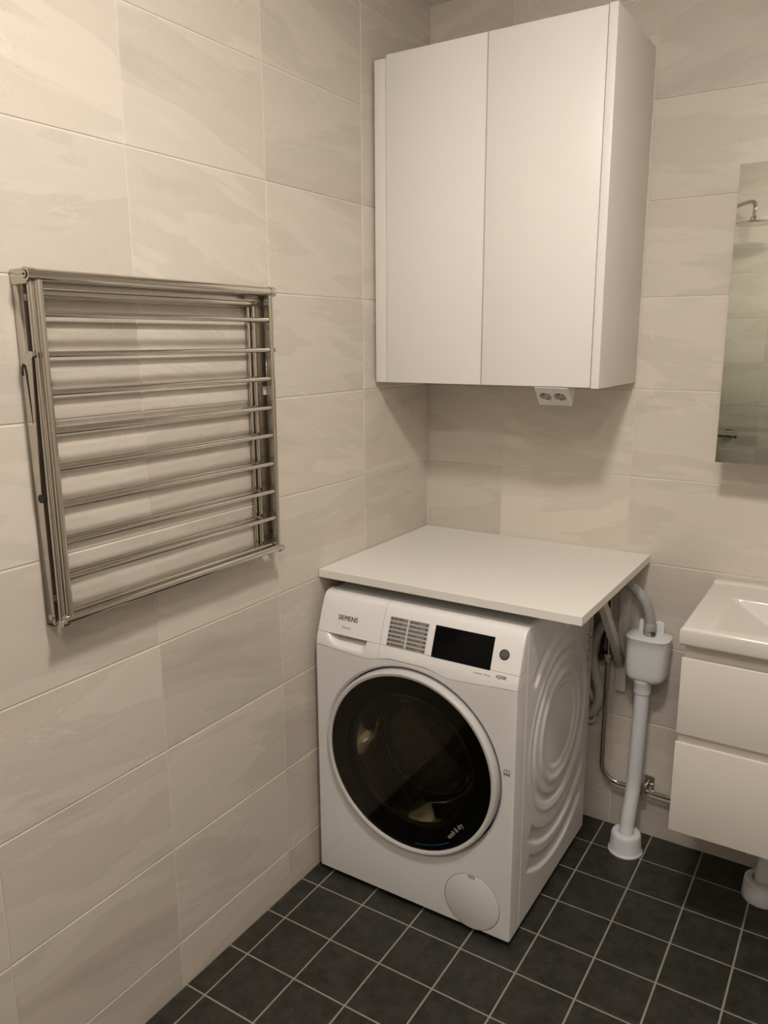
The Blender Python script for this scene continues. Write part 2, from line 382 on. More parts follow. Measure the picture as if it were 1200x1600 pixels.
def fascia(name, xs, zs_fn, nz, dfn=None, parent=wm, m=M_FASC, rows=None):
    v = []; f = []; nx = len(xs)
    for x in xs:
        a, b = zs_fn(x)
        zz = rows if rows else [a+(b-a)*k/nz for k in range(nz+1)]
        for z in zz:
            y = yprof(z)+edge_off(x)+(dfn(x, z) if dfn else 0)
            v.append((x, y, z))
    nr = len(rows) if rows else nz+1
    for i in range(nx-1):
        for k in range(nr-1): f.append((i*nr+k, (i+1)*nr+k, (i+1)*nr+k+1, i*nr+k+1))
    # returns along all four borders so that each piece has thickness
    def border(idx, off):
        base = len(v)
        for i in idx: v.append(tuple(Vector(v[i])+Vector(off)))
        for k in range(len(idx)-1): f.append((idx[k], idx[k+1], base+k+1, base+k))
    L = [k for k in range(nr)]; R_ = [(nx-1)*nr+k for k in range(nr)]; B = [i*nr for i in range(nx)]; Tt = [i*nr+nr-1 for i in range(nx)]
    for idx in (B, Tt): border(idx, (0, .012, 0))
    for idx, x in ((L, xs[0]), (R_, xs[-1])):
        if x in (X0, X1):
            base = len(v)
            for i in idx: q = v[i]; v.append((q[0], max(q[1]+.004, -.6130), q[2]))
            for k in range(len(idx)-1): f.append((idx[k], idx[k+1], base+k+1, base+k))
        else: border(idx, (0, .012, 0))
    mb = MB(); mb.add(v, f); return mb.build(name, m, parent, smooth=38)
def lin(a, b, n): return [a+(b-a)*k/n for k in range(n+1)]
EDGE_L = [X0+ER*(1-math.cos(math.radians(t))) for t in (0, 22, 45, 67, 90)]
EDGE_R = [X1-ER*(1-math.cos(math.radians(t))) for t in (90, 67, 45, 22, 0)]
SX = .2272
ROWS = [z for z in PZ if z > SPLIT+.002]; ROWS = [SPLIT+.0006]+ROWS
XL = sorted(set(EDGE_L+lin(.06, SX-.0006, 4))); XR = sorted(set(lin(SX+.0006, X1-ER-.01, 8)+EDGE_R))
fascia('detergent_drawer', XL, lambda x: (0, 0), 0, rows=ROWS)
cp = fascia('control_panel', XR, lambda x: (0, 0), 0, rows=ROWS)
def scoop(x, z):
    # hand hold below the drawer: sharp upper lip, soft bowl
    t = (z-.7035)/(SPLIT-.7035)
    l = .094-.030*t; r = .176+.006*t
    e = sstep(l-.012, l+.014, x)*(1-sstep(r-.012, r+.008, x))
    return .030*e*sstep(.06, .85, t)
fascia('drawer_grip', sorted(set(EDGE_L+lin(.04, SX-.0006, 60))), lambda x: (zlow(x)+.0006, SPLIT-.0006), 18, scoop)
fascia('fascia_band', sorted(set(lin(SX+.0006, X1-ER-.002, 50)+EDGE_R)), lambda x: (zlow(x)+.0006, SPLIT-.0006), 8)
# front panel with the round door opening
DC = (.3205, .4340); DYO = .0100; RH = .2575
m = MB(); v = []; f = []
xa, xb, zb = X0+ER, X1-ER, .0195
angs = [2*math.pi*k/144 for k in range(144)]+[math.atan2(z-DC[1], x-DC[0]) % (2*math.pi) for x, z in ((xa, zb), (xb, zb), (xa, zlow(xa)), (xb, zlow(xb)))]
angs = sorted(set(round(a, 6) for a in angs))
def hit(a):
    c, s = math.cos(a), math.sin(a); t = 9
    if c > 1e-9: t = min(t, (xb-DC[0])/c)
    if c < -1e-9: t = min(t, (xa-DC[0])/c)
    if s < -1e-9: t = min(t, (zb-DC[1])/s)
    if s > 1e-9:
        tt = .25
        for _ in range(25): tt = (zlow(DC[0]+c*tt)-DC[1])/s
        t = min(t, tt)
    return t
rings = [(RH, .030), (RH+.0002, .016), (RH+.002, .0095), (RH+.0055, .0040), (RH+.0075, .0013), (RH+.0088, .0002), (RH+.0098, 0)]
n = len(angs)
for a in angs:
    t = hit(a)
    for r, d in rings: v.append((DC[0]+math.cos(a)*min(r, t-.0004*(RH+.02-r)/.02), YF_+d, DC[1]+math.sin(a)*min(r, t-.0004)))
    v.append((DC[0]+math.cos(a)*t, YF_, DC[1]+math.sin(a)*t))
k_ = len(rings)+1
for i in range(n):
    j = (i+1) % n
    for q in range(k_-1): f.append((i*k_+q, j*k_+q, j*k_+q+1, i*k_+q+1))
m.add(v, f)
for sx, xe in ((-1, X0), (1, X1)):           # rounded vertical edges and the returns to the side seams
    pr = []
    for t in (0, 22, 45, 67, 90):
        a = math.radians(t); pr.append((xe-sx*ER*(1-math.sin(a)), YF_+ER*(1-math.cos(a))))
    pr.append((xe, -.6130)); pr.append((xe-sx*.004, -.6120)); v = []; f = []
    for x, y in pr: v += [(x, y, .0195), (x, y, zlow(xe)-.0002)]
    for i in range(len(pr)-1): f.append((2*i, 2*i+2, 2*i+3, 2*i+1))
    m.add(v, f)
m.add([(X0+.003, YF_+.002, .0195), (X1-.003, YF_+.002, .0195), (X1-.003, -.60, .0195), (X0+.003, -.60, .0195)], [(0, 1, 2, 3)])
m.build('front_panel', M_APPL, wm, smooth=35)
# side panels with pressed vibration-damping rings
def press(y, z):
    dy, dz = y+.345, z-.480; r = math.hypot(dy, dz); a = math.degrees(math.atan2(dz, dy))
    def band(r0, r1, s=.006): return sstep(r0-s, r0+s, r)*(1-sstep(r1-s, r1+s, r))
    def sector(a0, a1, s=5):
        b = (a-a0) % 360; w_ = (a1-a0) % 360; return sstep(-s, 0.01, b if b < 300 else b-360)*(1-sstep(w_-s, w_, b)) if b < w_ else 0
    h = 0
    h += -.0045*(1-sstep(.110, .120, r))
    h += .0045*band(.140, .160, .007)
    h += -.0060*band(.192, .212)
    h += .0025*band(.224, .236)
    h += -.0075*band(.276, .306, .005)*sector(85, 139, 4)
    h += -.0095*band(.284, .317, .005)*sector(226, 318, 3)
    h += -.0095*band(.352, .390, .005)*sector(235, 305, 3)
    e = sstep(-.605, -.575, y)*(1-sstep(-.150, -.118, y))
    return h*e
for nm, x, s in (('side_panel', X1, 1), ('side_panel', X0, -1)):
    v = []; f = []; ny, nz = (150, 230) if s > 0 else (6, 6)
    for i in range(ny+1):
        for k in range(nz+1):
            y = (-.6100 if i == 0 else -.6120+(YB+.6120)*i/ny); z = .0215+(.836-.0215)*k/nz
            v.append((x+s*press(y, z)-(s*.0022 if i == 0 else 0), y, z))
    for i in range(ny):
        for k in range(nz): f.append((i*(nz+1)+k, (i+1)*(nz+1)+k, (i+1)*(nz+1)+k+1, i*(nz+1)+k+1))
    # rounded shoulder at the top, folded edges at front, back and bottom
    for a in (30, 60, 90):
        q = math.radians(a); base = len(v)
        for i in range(ny+1): v.append((x-s*.009*(1-math.cos(q)), -.6118+(YB+.6118)*i/ny, .836+.009*math.sin(q)))
        for i in range(ny):
            p0, p1 = (i*(nz+1)+nz, (i+1)*(nz+1)+nz) if a == 30 else (base-ny-1+i, base-ny+i)
            f.append((p0, p1, base+i+1, base+i))
    for rng in ([k for k in range(nz+1)], [ny*(nz+1)+k for k in range(nz+1)], [i*(nz+1) for i in range(ny+1)]):
        base = len(v)
        for q in rng: v.append((v[q][0]-s*.012, v[q][1], v[q][2]))
        for k in range(len(rng)-1): f.append((rng[k], rng[k+1], base+k+1, base+k))
    MB().add(v, f).build(nm, M_APPL, wm, smooth=45)
MB().box(X0+.009, X1-.009, -.600, YB, .822, .8438).build('lid', M_APPL, wm, bevel=.0008, seg=1)
MB().box(X0+.004, X1-.004, YB-.004, YB, .03, .838).build('back_panel', M_APPL, wm)
MB().box(X0+.004, X1-.004, -.66, YB, .028, .036).build('base_plate', M_DARK, wm)
for x in (X0+.06, X1-.06):
    for y in (-.60, -.15): MB().lathe([(.016, 0), (.018, .002), (.018, .010), (.008, .012), (.008, .030)], (x, y, 0), 2, 16).build('foot', M_DARK, wm, smooth=40)
# door
DY = -.6900
m = MB().lathe([(.2400, -.6880), (.2405, -.6935), (.2435, -.6958), (.2490, -.6962), (.2530, -.6930), (.2545, -.6860), (.2545, -.6520), (.2400, -.6520)], (DC[0], DYO, DC[1]), 1, 96, True)
door = m.build('door', M_SILV, wm, smooth=35)
MB().lathe([(.2398, -.6915), (.20, -.6938), (.12, -.6952), (.0001, -.6956)], (DC[0], DYO, DC[1]), 1, 96).build('door_glass', M_GLASS, door, smooth=60)
MB().lathe([(.2399, -.6845), (.192, -.6850), (.188, -.6780), (.186, -.652), (.2399, -.652)], (DC[0], DYO, DC[1]), 1, 96, True).build('door_bezel', M_BEZEL, door, smooth=40)
MB().lathe([(.186, -.676), (.178, -.674), (.172, -.652), (.160, -.600), (.150, -.585), (.140, -.580), (.120, -.577), (.0001, -.575)], (DC[0]+.004, DYO, DC[1]+.004), 1, 96).build('bowl_glass', M_BOWL, door, smooth=60)
tq = math.radians(40)
text_mb('wash & dry', .0190, (DC[0]+.1315, -.6975+DYO, DC[1]-.1700), (math.cos(tq+.22), 0, math.sin(tq+.22)), (-math.sin(tq+.22), 0, math.cos(tq+.22)), xs=.74, thin=True).build('door_lettering', M_WTXT, door)
v = []; f = []
for k in range(25):
    a = math.radians(-83+28*k/24); v += [(DC[0]+r*math.cos(a), -.6945+DYO, DC[1]+r*math.sin(a)) for r in (.2215, .2235)]
for k in range(24): f.append((2*k, 2*k+2, 2*k+3, 2*k+1))
MB().add(v, f).build('blue_arc', M_BLUE, door)
M_RIM = mat('bowl_glass_rim', (.10, .10, .095), .12, spec=1.0, coat=1.0)
MB().lathe([(.1775+.0035*math.cos(math.radians(q)), -.6725+.0035*math.sin(math.radians(q))) for q in range(0, 360, 45)], (DC[0]+.004, DYO, DC[1]+.004), 1, 96, True).build('bowl_rim', M_RIM, door, smooth=80)
MB().lathe([(.1400+.0022*math.cos(math.radians(q)), -.5800+.0022*math.sin(math.radians(q))) for q in range(0, 360, 45)], (DC[0]+.004, DYO, DC[1]+.004), 1, 96, True).build('bowl_rim', M_RIM, door, smooth=80)
# gasket and drum behind the glass
MB().lathe([(.178, -.640), (.205, -.640), (.215, -.60), (.245, -.575), (.245, -.565), (.190, -.570), (.182, -.60)], (DC[0], DYO, DC[1]), 1, 64, True).build('door_gasket', mat('grey_rubber', (.022, .022, .022), .55), wm, smooth=50)
def drum_mat():
    m = mat('perforated_steel', (.55, .53, .47), .38, metal=.55, var=.03); nt = m.node_tree; L = nt.links.new
    b = nt.nodes['Principled BSDF']; tc = nd(nt, 'ShaderNodeUVMap'); vo = nd(nt, 'ShaderNodeTexVoronoi', i_Scale=1.0); vo.inputs['Randomness'].default_value = 0
    L(tc.outputs[0], vo.inputs['Vector']); mr = nd(nt, 'ShaderNodeMapRange', i_1=.20, i_2=.24); L(vo.outputs['Distance'], mr.inputs[0])
    mx = nd(nt, 'ShaderNodeMix', data_type='RGBA', i_6=(.01, .01, .01, 1)); L(mr.outputs[0], mx.inputs[0])
    src = b.inputs['Base Color'].links[0].from_socket; L(src, mx.inputs[7]); L(mx.outputs[2], b.inputs['Base Color']); return m
M_DRUM = drum_mat(); M_PADDLE = mat('drum_paddle_steel', (.16, .15, .13), .45, metal=.3)
nb = 72; v = []; f = []; DR = .238
for i, y in enumerate((-.57, -.40, -.20)):
    for k in range(nb): a = 2*math.pi*k/nb; v.append((DC[0]+DR*math.cos(a), y, DC[1]+DR*math.sin(a)))
for i in range(2):
    for k in range(nb): f.append((i*nb+k, i*nb+(k+1) % nb, (i+1)*nb+(k+1) % nb, (i+1)*nb+k))
for i, r in enumerate((.19, .10, .03)):
    for k in range(nb): a = 2*math.pi*k/nb; v.append((DC[0]+r*math.cos(a), -.20-.006*(i == 1), DC[1]+r*math.sin(a)))
for i in range(2, 5):
    for k in range(nb): f.append((i*nb+k, i*nb+(k+1) % nb, (i+1)*nb+(k+1) % nb, (i+1)*nb+k))
f.append(tuple(5*nb+k for k in range(nb)))
drum = MB().add(v, f).build('drum', M_DRUM, wm, smooth=50, fixn=False)
me = drum.data; uv = me.uv_layers.new(name='UVMap')
for p in me.polygons:
    for li in p.loop_indices:
        co = me.vertices[me.loops[li].vertex_index].co+ORG[drum]
        dx, dz = co.x-DC[0], co.z-DC[1]; a = math.atan2(dz, dx); r = math.hypot(dx, dz)
        uv.data[li].uv = ((dx/.016, dz/.016) if r < DR-.01 or co.y > -.21 and p.center.y > -.205-ORG[drum].y else (a*DR/.016, co.y/.016))
for k in range(3):
    a = math.radians(20+120*k); c, s = math.cos(a), math.sin(a); v = []
    for y in (-.545, -.22):
        for rr, t in ((DR, -.045), (DR-.03, -.030), (DR-.055, 0), (DR-.03, .030), (DR, .045)): v.append((DC[0]+rr*c-t*s, y, DC[1]+rr*s+t*c))
    MB().add(v, [(0, 1, 2, 3, 4), (9, 8, 7, 6, 5)]+[(i, i+5, i+6, i+1) for i in range(4)]).build('drum_paddle', M_PADDLE, wm, smooth=35)
# service flap
FC = (.5105, .0935)
fl = MB().lathe([(.0775, -.6722), (.0770, -.6730), (.0760, -.6734), (.0001, -.6734)], (FC[0], 0, FC[1]), 1, 72).build('service_flap', M_APPL, wm, smooth=40)
MB().lathe([(.0777, -.6722), (.0786, -.6722)], (FC[0], 0, FC[1]), 1, 72).build('flap_gap', M_GREYINK, fl)
MB().box(FC[0]-.010, FC[0]+.008, -.6742, -.6725, FC[1]+.0695, FC[1]+.0775).build('flap_latch', M_GREYINK, fl, bevel=.0005)
MB().box(FC[0]-.008, FC[0]+.006, -.6746, -.6735, FC[1]+.0705, FC[1]+.0735).build('latch_lip', M_APPL, fl, bevel=.0003)
# booklet symbol
bk = MB(); bx, bz, by = .5965, .4900, -.6724
for q in ([(-.010, -.005), (0, -.003), (0, -.0015), (-.010, -.0035)], [(0, -.003), (.010, -.005), (.010, -.0035), (0, -.0015)], [(-.010, -.005), (-.0085, -.005), (-.0085, .006), (-.010, .006)], [(.0085, -.005), (.010, -.005), (.010, .006), (.0085, .006)],
          [(-.010, .006), (0, .008), (0, .0092), (-.010, .0072)], [(0, .008), (.010, .006), (.010, .0072), (0, .0092)], [(-.0006, -.003), (.0006, -.003), (.0006, .0085), (-.0006, .0085)], [(-.0120, -.0080), (.0120, -.0080), (.0115, -.0062), (-.0115, -.0062)]):
    bk.prism([(bx+a*.78, bz+b*.9) for a, b in q], 1, by-.0003, by)
bk.build('booklet_symbol', M_PRINT, wm)
# print, display and button on the sloping panel
def on_panel(x, z, out=.0004):
    d = .002; t = Vector((0, yprof(z+d)-yprof(z-d), 2*d)).normalized(); nn = Vector((1, 0, 0)).cross(t)
    return Vector((x, yprof(z), z))+nn*out, t, nn
def slab(quad, out0, out1):
    v = [on_panel(x, z, out0)[0] for x, z in quad]+[on_panel(x, z, out1)[0] for x, z in quad]
    return v, [(4, 5, 6, 7), (0, 1, 5, 4), (1, 2, 6, 5), (2, 3, 7, 6), (3, 0, 4, 7)]
def rect(x0, x1, z0, z1): return [(x0, z0), (x1, z0), (x1, z1), (x0, z1)]
p, t, nn = on_panel(.0850, .7795)
text_mb('SIEMENS', .0185, p, (1, 0, 0), t, bold=True, xs=.92).build('brand_lettering', M_INK, wm)
p, t, nn = on_panel(.1020, .7600)
text_mb('iSensoric', .0085, p, (1, 0, 0), t, xs=.9).build('series_lettering', M_GREYINK, wm)
p, t, nn = on_panel(.5590, .7265)
text_mb('iQ500', .0120, p, (1, 0, 0), t, bold=True, xs=.86).build('model_lettering', M_INK, wm)
p, t, nn = on_panel(.5000, .7255)
text_mb('wash&dry  10/6 kg', .0072, p, (1, 0, 0), t, xs=.80).build('capacity_lettering', M_GREYINK, wm)
dsp = MB()
for a, b in ((.7400, .7600), (.7600, .7800), (.7800, .8000), (.8000, .8155)):
    dsp.add(*slab(rect(.3795, .5415, a, b), .0001, .0009))
dsp.build('display', M_BLACK, wm, fixn=False)
rows = 7; z0, z1 = .7420, .8145
for c, (xa_, xb_) in enumerate(((.2465, .2995), (.3025, .3600))):
    for r in range(rows):
        za = z0+(z1-z0)*r/rows+.0006; zb_ = z0+(z1-z0)*(r+1)/rows-.0008
        MB().add(*slab(rect(xa_, xb_, za, zb_), .0, .0004)).build('program_label', M_PGREY, cp, fixn=False)
        k = MB(); mz = (za+zb_)/2; rnd = random.Random(r*3+c)
        xx = xa_+.002 if c == 0 else xb_-.0085
        k.add(*slab(rect(xx, xx+.0065, mz-.0022, mz+.0013), .0004, .0007))
        s0 = xa_+(.0135 if c == 0 else .006); k.add(*slab(rect(s0, s0+.0035, mz-.0022, mz+.0022), .0004, .0006)); s0 += .006
        for _ in range(rnd.randint(4, 7)):
            wdt = rnd.uniform(.0018, .0042); k.add(*slab(rect(s0, s0+wdt, mz-.0014, mz+rnd.choice((.0006, .0016))), .0004, .0006)); s0 += wdt+.0012
            if s0 > xb_-(.004 if c == 0 else .012): break
        k.build('program_print', M_PRINT, cp, fixn=False)['kind'] = 'stuff'
p, t, nn = on_panel(.5715, .7815, 0)
def disc_on(p, t, nn, prof, seg=36):
    v = []; f = []
    for r, h in prof:
        for k in range(seg): a = 2*math.pi*k/seg; v.append(p+Vector((1, 0, 0))*r*math.cos(a)+t*r*math.sin(a)+nn*h)
    for i in range(len(prof)-1):
        for k in range(seg): f.append((i*seg+k, i*seg+(k+1) % seg, (i+1)*seg+(k+1) % seg, (i+1)*seg+k))
    f.append(tuple((len(prof)-1)*seg+k for k in range(seg))); return MB().add(v, f)
pb_ = disc_on(p, t, nn, [(.0128, -.001), (.0128, .0012), (.0105, .0016), (.0102, .0006)]).build('power_button', M_INK, wm, smooth=35)
disc_on(p, t, nn, [(.0098, .0002), (.0098, .0014), (.0090, .0018)]).build('button_cap', M_BTN, pb_, smooth=35)
v = []; f = []
for k in range(25):
    a = math.radians(120+300*k/24)
    for r in (.0042, .0050): v.append(p+Vector((1, 0, 0))*r*math.cos(a)+t*r*math.sin(a)+nn*.0020)
for k in range(24): f.append((2*k, 2*k+2, 2*k+3, 2*k+1))
mb = MB().add(v, f); o_ = p+nn*.0020; mb.add([o_+Vector((sx*.0005, 0, 0))+t*q for sx, q in ((-1, .001), (1, .001), (1, .0058), (-1, .0058))], [(0, 1, 2, 3)]); mb.build('power_symbol', M_INK, pb_)
# printed handling marks near the rear edge of the side
k = MB(); rnd = random.Random(4)
for z in [.800-.0075*i for i in range(36)]:
    if rnd.random() < .8:
        y = -.118+rnd.uniform(-.012, .006); hh = rnd.uniform(.0015, .004); k.box(X1+.0001, X1+.0005, y-rnd.uniform(.004, .012), y+rnd.uniform(.002, .006), z-hh, z)
k.build('handling_print', M_INK, wm)['kind'] = 'stuff'

# ------------------------------------------------------------------ wall-mounted folding drying rack
dr = thing('drying_rack', (0, -1.15, 1.00), 'polished steel fold-out laundry drying rack mounted on the left wall', 'drying rack')
YA, YZ = -1.4565, -.8350      # outer faces of the two wall brackets
BZ = [1.5630, 1.4955, 1.4300, 1.3625, 1.2975, 1.2300, 1.1630, 1.0975]
for s, yo in ((1, YA), (-1, YZ)):
    m = MB()      # channel: back plate on the wall, outer cheek, inner cheek
    m.box(.0005, .003, min(yo, yo+s*.030), max(yo, yo+s*.030), 1.006, 1.634)
    m.box(.0005, .0290, min(yo, yo+s*.002), max(yo, yo+s*.002), 1.006, 1.634)
    m.box(.0005, .0210, min(yo+s*.028, yo+s*.030), max(yo+s*.028, yo+s*.030), 1.006, 1.634)
    m.box(.0270, .0290, min(yo, yo+s*.007), max(yo, yo+s*.007), 1.006, 1.634)
    br = m.build('wall_bracket', M_STEEL, dr, bevel=.0005, seg=1)
    MB().tube([(.018, yo+s*.001, 1.022), (.018, yo-s*.0012, 1.022)], .0055, 16).build('rivet', M_CHROME, br, smooth=35)
    # hinge block at the top and its bolt
    hb = MB(); hb.prism([(yo-s*.0025, .001), (yo-s*.0025, .044), (yo+s*.008, .044), (yo+s*.008, .001)][::1], 2, 1.611, 1.6365)
    hv = [(y, x) for y, x in ((yo-s*.0025, .001), (yo-s*.0025, .044), (yo+s*.008, .044), (yo+s*.008, .001))]
    hb = MB(); hb.prism([(x, y) for y, x in hv], 2, 1.611, 1.6365); h_ = hb.build('hinge_block', M_STEEL, dr, bevel=.002)
    MB().tube([(.0455, yo-s*.0045, 1.6265), (.0455, yo+s*.010, 1.6265)], .0118, 24).build('hinge_collar', M_CHROME, dr, smooth=35)
    MB().tube([(.0455, yo-s*.0055, 1.6265), (.0455, yo-s*.0040, 1.6265)], .0070, 20).build('hinge_bolt', M_DARK, h_, smooth=35)
    MB().tube([(.0455, yo-s*.0062, 1.6265), (.0455, yo-s*.0050, 1.6265)], .0058, 20).build('bolt_head', M_CHROME, h_, smooth=35)
    MB().tube([(.0455, yo-s*.0066, 1.6265), (.0455, yo-s*.0060, 1.6265)], .0022, 12).build('bolt_socket', M_DARK, h_, smooth=35)
    # support arm on the outer cheek, with its hook slot and pivot hole
    ym = yo-s*.0032
    arm = MB(); arm.prism([(.012, 1.470), (.012, 1.360), (.016, 1.275), (.0200, 1.255), (.0300, 1.253), (.0395, 1.490), (.0395, 1.498), (.022, 1.500)], 1, min(ym, ym+s*.002), max(ym, ym+s*.002))
    ar = arm.build('support_arm', M_STEEL, dr, bevel=.0004, seg=1)
    sl = MB(); yy = ym-s*.0003
    w_ = [(.0120, 1.4600, .003), (.0125, 1.4720, .003), (.0160, 1.4790, .003), (.0200, 1.4770, .003), (.0225, 1.4650, .003), (.0240, 1.440, .0024), (.0258, 1.405, .0016), (.0265, 1.378, .0005)]
    v = []; f = []
    for i, (x, z, hw) in enumerate(w_):
        a, b = w_[max(0, i-1)], w_[min(len(w_)-1, i+1)]; d = Vector((b[0]-a[0], b[1]-a[1])).normalized(); nx, nz = d.y, -d.x
        v += [(x+nx*hw*.95, yy, z+nz*hw*.95), (x-nx*hw*.95, yy, z-nz*hw*.95)]
    for i in range(len(w_)-1): f.append((2*i, 2*i+2, 2*i+3, 2*i+1))
    sl.add(v, f); sl.build('hook_slot', M_DARK, ar)
    MB().tube([(.0245, yo-s*.0018, 1.2450), (.0245, yo-s*.0006, 1.2450)], .0078, 20).build('pivot_hole', M_DARK, dr, smooth=35)
    MB().tube([(.0430, yo-s*.006, 1.4955), (.0430, yo+s*.004, 1.4955)], .0042, 14).build('support_pin', M_CHROME, dr, smooth=35)
    MB().tube([(.0430, yo-s*.0065, 1.4955), (.0430, yo-s*.0025, 1.4955)], .0062, 16).build('pin_cap', M_CHROME, dr, smooth=35)
    # front frame stile: double-ribbed profile
    st = MB()
    st.tube([(.0400, yo+s*.0085, 1.013), (.0400, yo+s*.0085, 1.622)], .0068, 14); st.tube([(.0525, yo+s*.0150, 1.018), (.0525, yo+s*.0150, 1.618)], .0066, 14)
    st.box(.0420, .0500, min(yo+s*.006, yo+s*.018), max(yo+s*.006, yo+s*.018), 1.018, 1.618)
    st.build('frame_stile', M_CHROME, dr, smooth=40)
    # rear frame stile
    st = MB(); st.tube([(.0210, yo+s*.0370, 1.020), (.0210, yo+s*.0370, 1.603)], .0058, 12); st.tube([(.0110, yo+s*.0440, 1.020), (.0110, yo+s*.0440, 1.603)], .0052, 12)
    st.build('inner_stile', M_CHROME, dr, smooth=40)
    for z, nm in ((1.590, 'spacer_pin'), (1.060, 'spacer_pin')): MB().tube([(.0300, yo+s*.004, z), (.0300, yo+s*.012, z)], .0058, 14).build(nm, M_CHROME, dr, smooth=35)
    MB().tube([(.0520, yo-s*.004, 1.0165), (.0520, yo+s*.010, 1.0165)], .0072, 18).build('end_cap', M_CHROME, dr, smooth=35)
MB().tube([(.0455, YA+.004, 1.6265), (.0455, YZ-.004, 1.6265)], .0105, 20).build('top_rail', M_CHROME, dr, smooth=40)
MB().box(.0030, .0060, YA+.030, YZ-.030, 1.590, 1.632).build('wall_rail', M_STEEL, dr, bevel=.0006, seg=1)
MB().tube([(.0210, YA+.030, 1.600), (.0210, YZ-.030, 1.600)], .0085, 16).build('inner_top_rail', M_CHROME, dr, smooth=40)
MB().tube([(.0520, YA+.004, 1.0215), (.0520, YZ-.004, 1.0215)], .0085, 16).build('bottom_rail', M_CHROME, dr, smooth=40)
MB().tube([(.0400, YA+.010, 1.0300), (.0400, YZ-.010, 1.0300)], .0060, 14).build('bottom_rail', M_CHROME, dr, smooth=40)
MB().tube([(.0210, YA+.030, 1.0240), (.0210, YZ-.030, 1.0240)], .0070, 14).build('inner_bottom_rail', M_CHROME, dr, smooth=40)
for z in BZ:
    MB().tube([(.0500, YA+.016, z), (.0500, YZ-.016, z)], .0053, 16).build('bar', M_CHROME, dr, smooth=40)
    MB().tube([(.0170, YA+.034, z), (.0170, YZ-.034, z)], .0044, 14).build('inner_bar', M_CHROME, dr, smooth=40)
MB().box(.0290, .0335, YZ-.024, YZ-.014, 1.392, 1.412).build('plastic_stop', M_SOCK, dr, bevel=.001)

# ------------------------------------------------------------------ water trap, hoses, pipes beside the machine
tr = thing('water_trap', (.758, -.10, 0), 'pale grey wall-hung drain trap with a pipe running down into a floor collar', 'drain trap')
TX, TY, TA, TB = .7710, -.0580, .0600, .0470
def super_ring(cx, cy, a, b, z, n=40, e=3.2):
    r = []
    for k in range(n):
        t = 2*math.pi*k/n; c, s = math.cos(t), math.sin(t)
        r.append((cx+a*math.copysign(abs(c)**(2/e), c), cy+b*math.copysign(abs(s)**(2/e), s), z))
    return r
def loft(rings):
    v = [p for r in rings for p in r]; n = len(rings[0]); f = []
    for i in range(len(rings)-1):
        for k in range(n): f.append((i*n+k, i*n+(k+1) % n, (i+1)*n+(k+1) % n, (i+1)*n+k))
    f += [tuple(range(n))[::-1], tuple((len(rings)-1)*n+k for k in range(n))]
    return MB().add(v, f)
loft([super_ring(TX, TY, TA*k, TB*q, z) for k, q, z in ((.50, .55, .5380), (.72, .74, .5400), (.86, .87, .5460), (.94, .94, .5560), (.97, .97, .570), (1, 1, .640), (1.01, 1.01, .6680), (1.04, 1.04, .6700), (1.04, 1.04, .6730), (1.01, 1.0, .6740))]).build('trap_housing', M_PVC, tr, smooth=40)
for s in (-1, 1):
    x = TX-.002+s*.0225
    MB().prism([(x-.013, .668), (x+.013, .668), (x+.013, .700), (x+.011, .708), (x+.004, .711), (x-.004, .711), (x-.011, .708), (x-.013, .700)], 1, -.026, -.021).build('mounting_tab', M_PVC, tr, bevel=.0008)
MB().lathe([(.0225, .500), (.0245, .502), (.0245, .528), (.0290, .536), (.0290, .542)], (.7655, -.072, 0), 2, 28).build('pipe_socket', M_PVC, tr, smooth=40)
pp = spath([(.7655, -.072, .515), (.7645, -.074, .40), (.7625, -.076, .30), (.7615, -.078, .215), (.7602, -.088, .165), (.7580, -.105, .105), (.7570, -.113, .060), (.7565, -.116, .030)], 6)
MB().tube(pp, .0212, 24).build('drain_pipe', M_PVC, tr, smooth=50)
MB().lathe([(.0500, .0005), (.0505, .0050), (.0480, .0075), (.0462, .0150), (.0438, .0520), (.0428, .0580), (.0400, .0630), (.0360, .0650), (.0250, .0650), (.0232, .0630), (.0225, .0500)], (.7575, -.1150, 0), 2, 40).build('floor_collar', M_PVC, tr, smooth=45)
# grey hose from behind the machine, over and down into the trap
hz = thing('trap_hose', (.769, -.045, .665), 'grey hose arching from under the worktop down into the drain trap', 'hose')
MB().tube(spath([(.600, -.058, .800), (.640, -.058, .832), (.690, -.058, .826), (.728, -.058, .803), (.755, -.055, .768), (.769, -.051, .722), (.770, -.050, .6750)], 8), .0150, 18).build('hose', M_HOSE, hz, smooth=60)
MB().lathe([(.0158, .6755), (.0180, .6775), (.0180, .7000), (.0185, .7030), (.0175, .7080), (.0158, .7100)], (.770, -.050, 0), 2, 24, True).build('hose_sleeve', M_HOSE, hz, smooth=40)
MB().lathe([(.0182, .6830), (.0190, .6830), (.0190, .6890), (.0182, .6890)], (.770, -.050, 0), 2, 24, True).build('hose_clamp', M_STEEL, hz, smooth=40)
MB().tube([(.7790, -.0700, .6860), (.7900, -.0685, .6860)], .0045, 10).build('clamp_screw', M_DARK, hz, smooth=40)
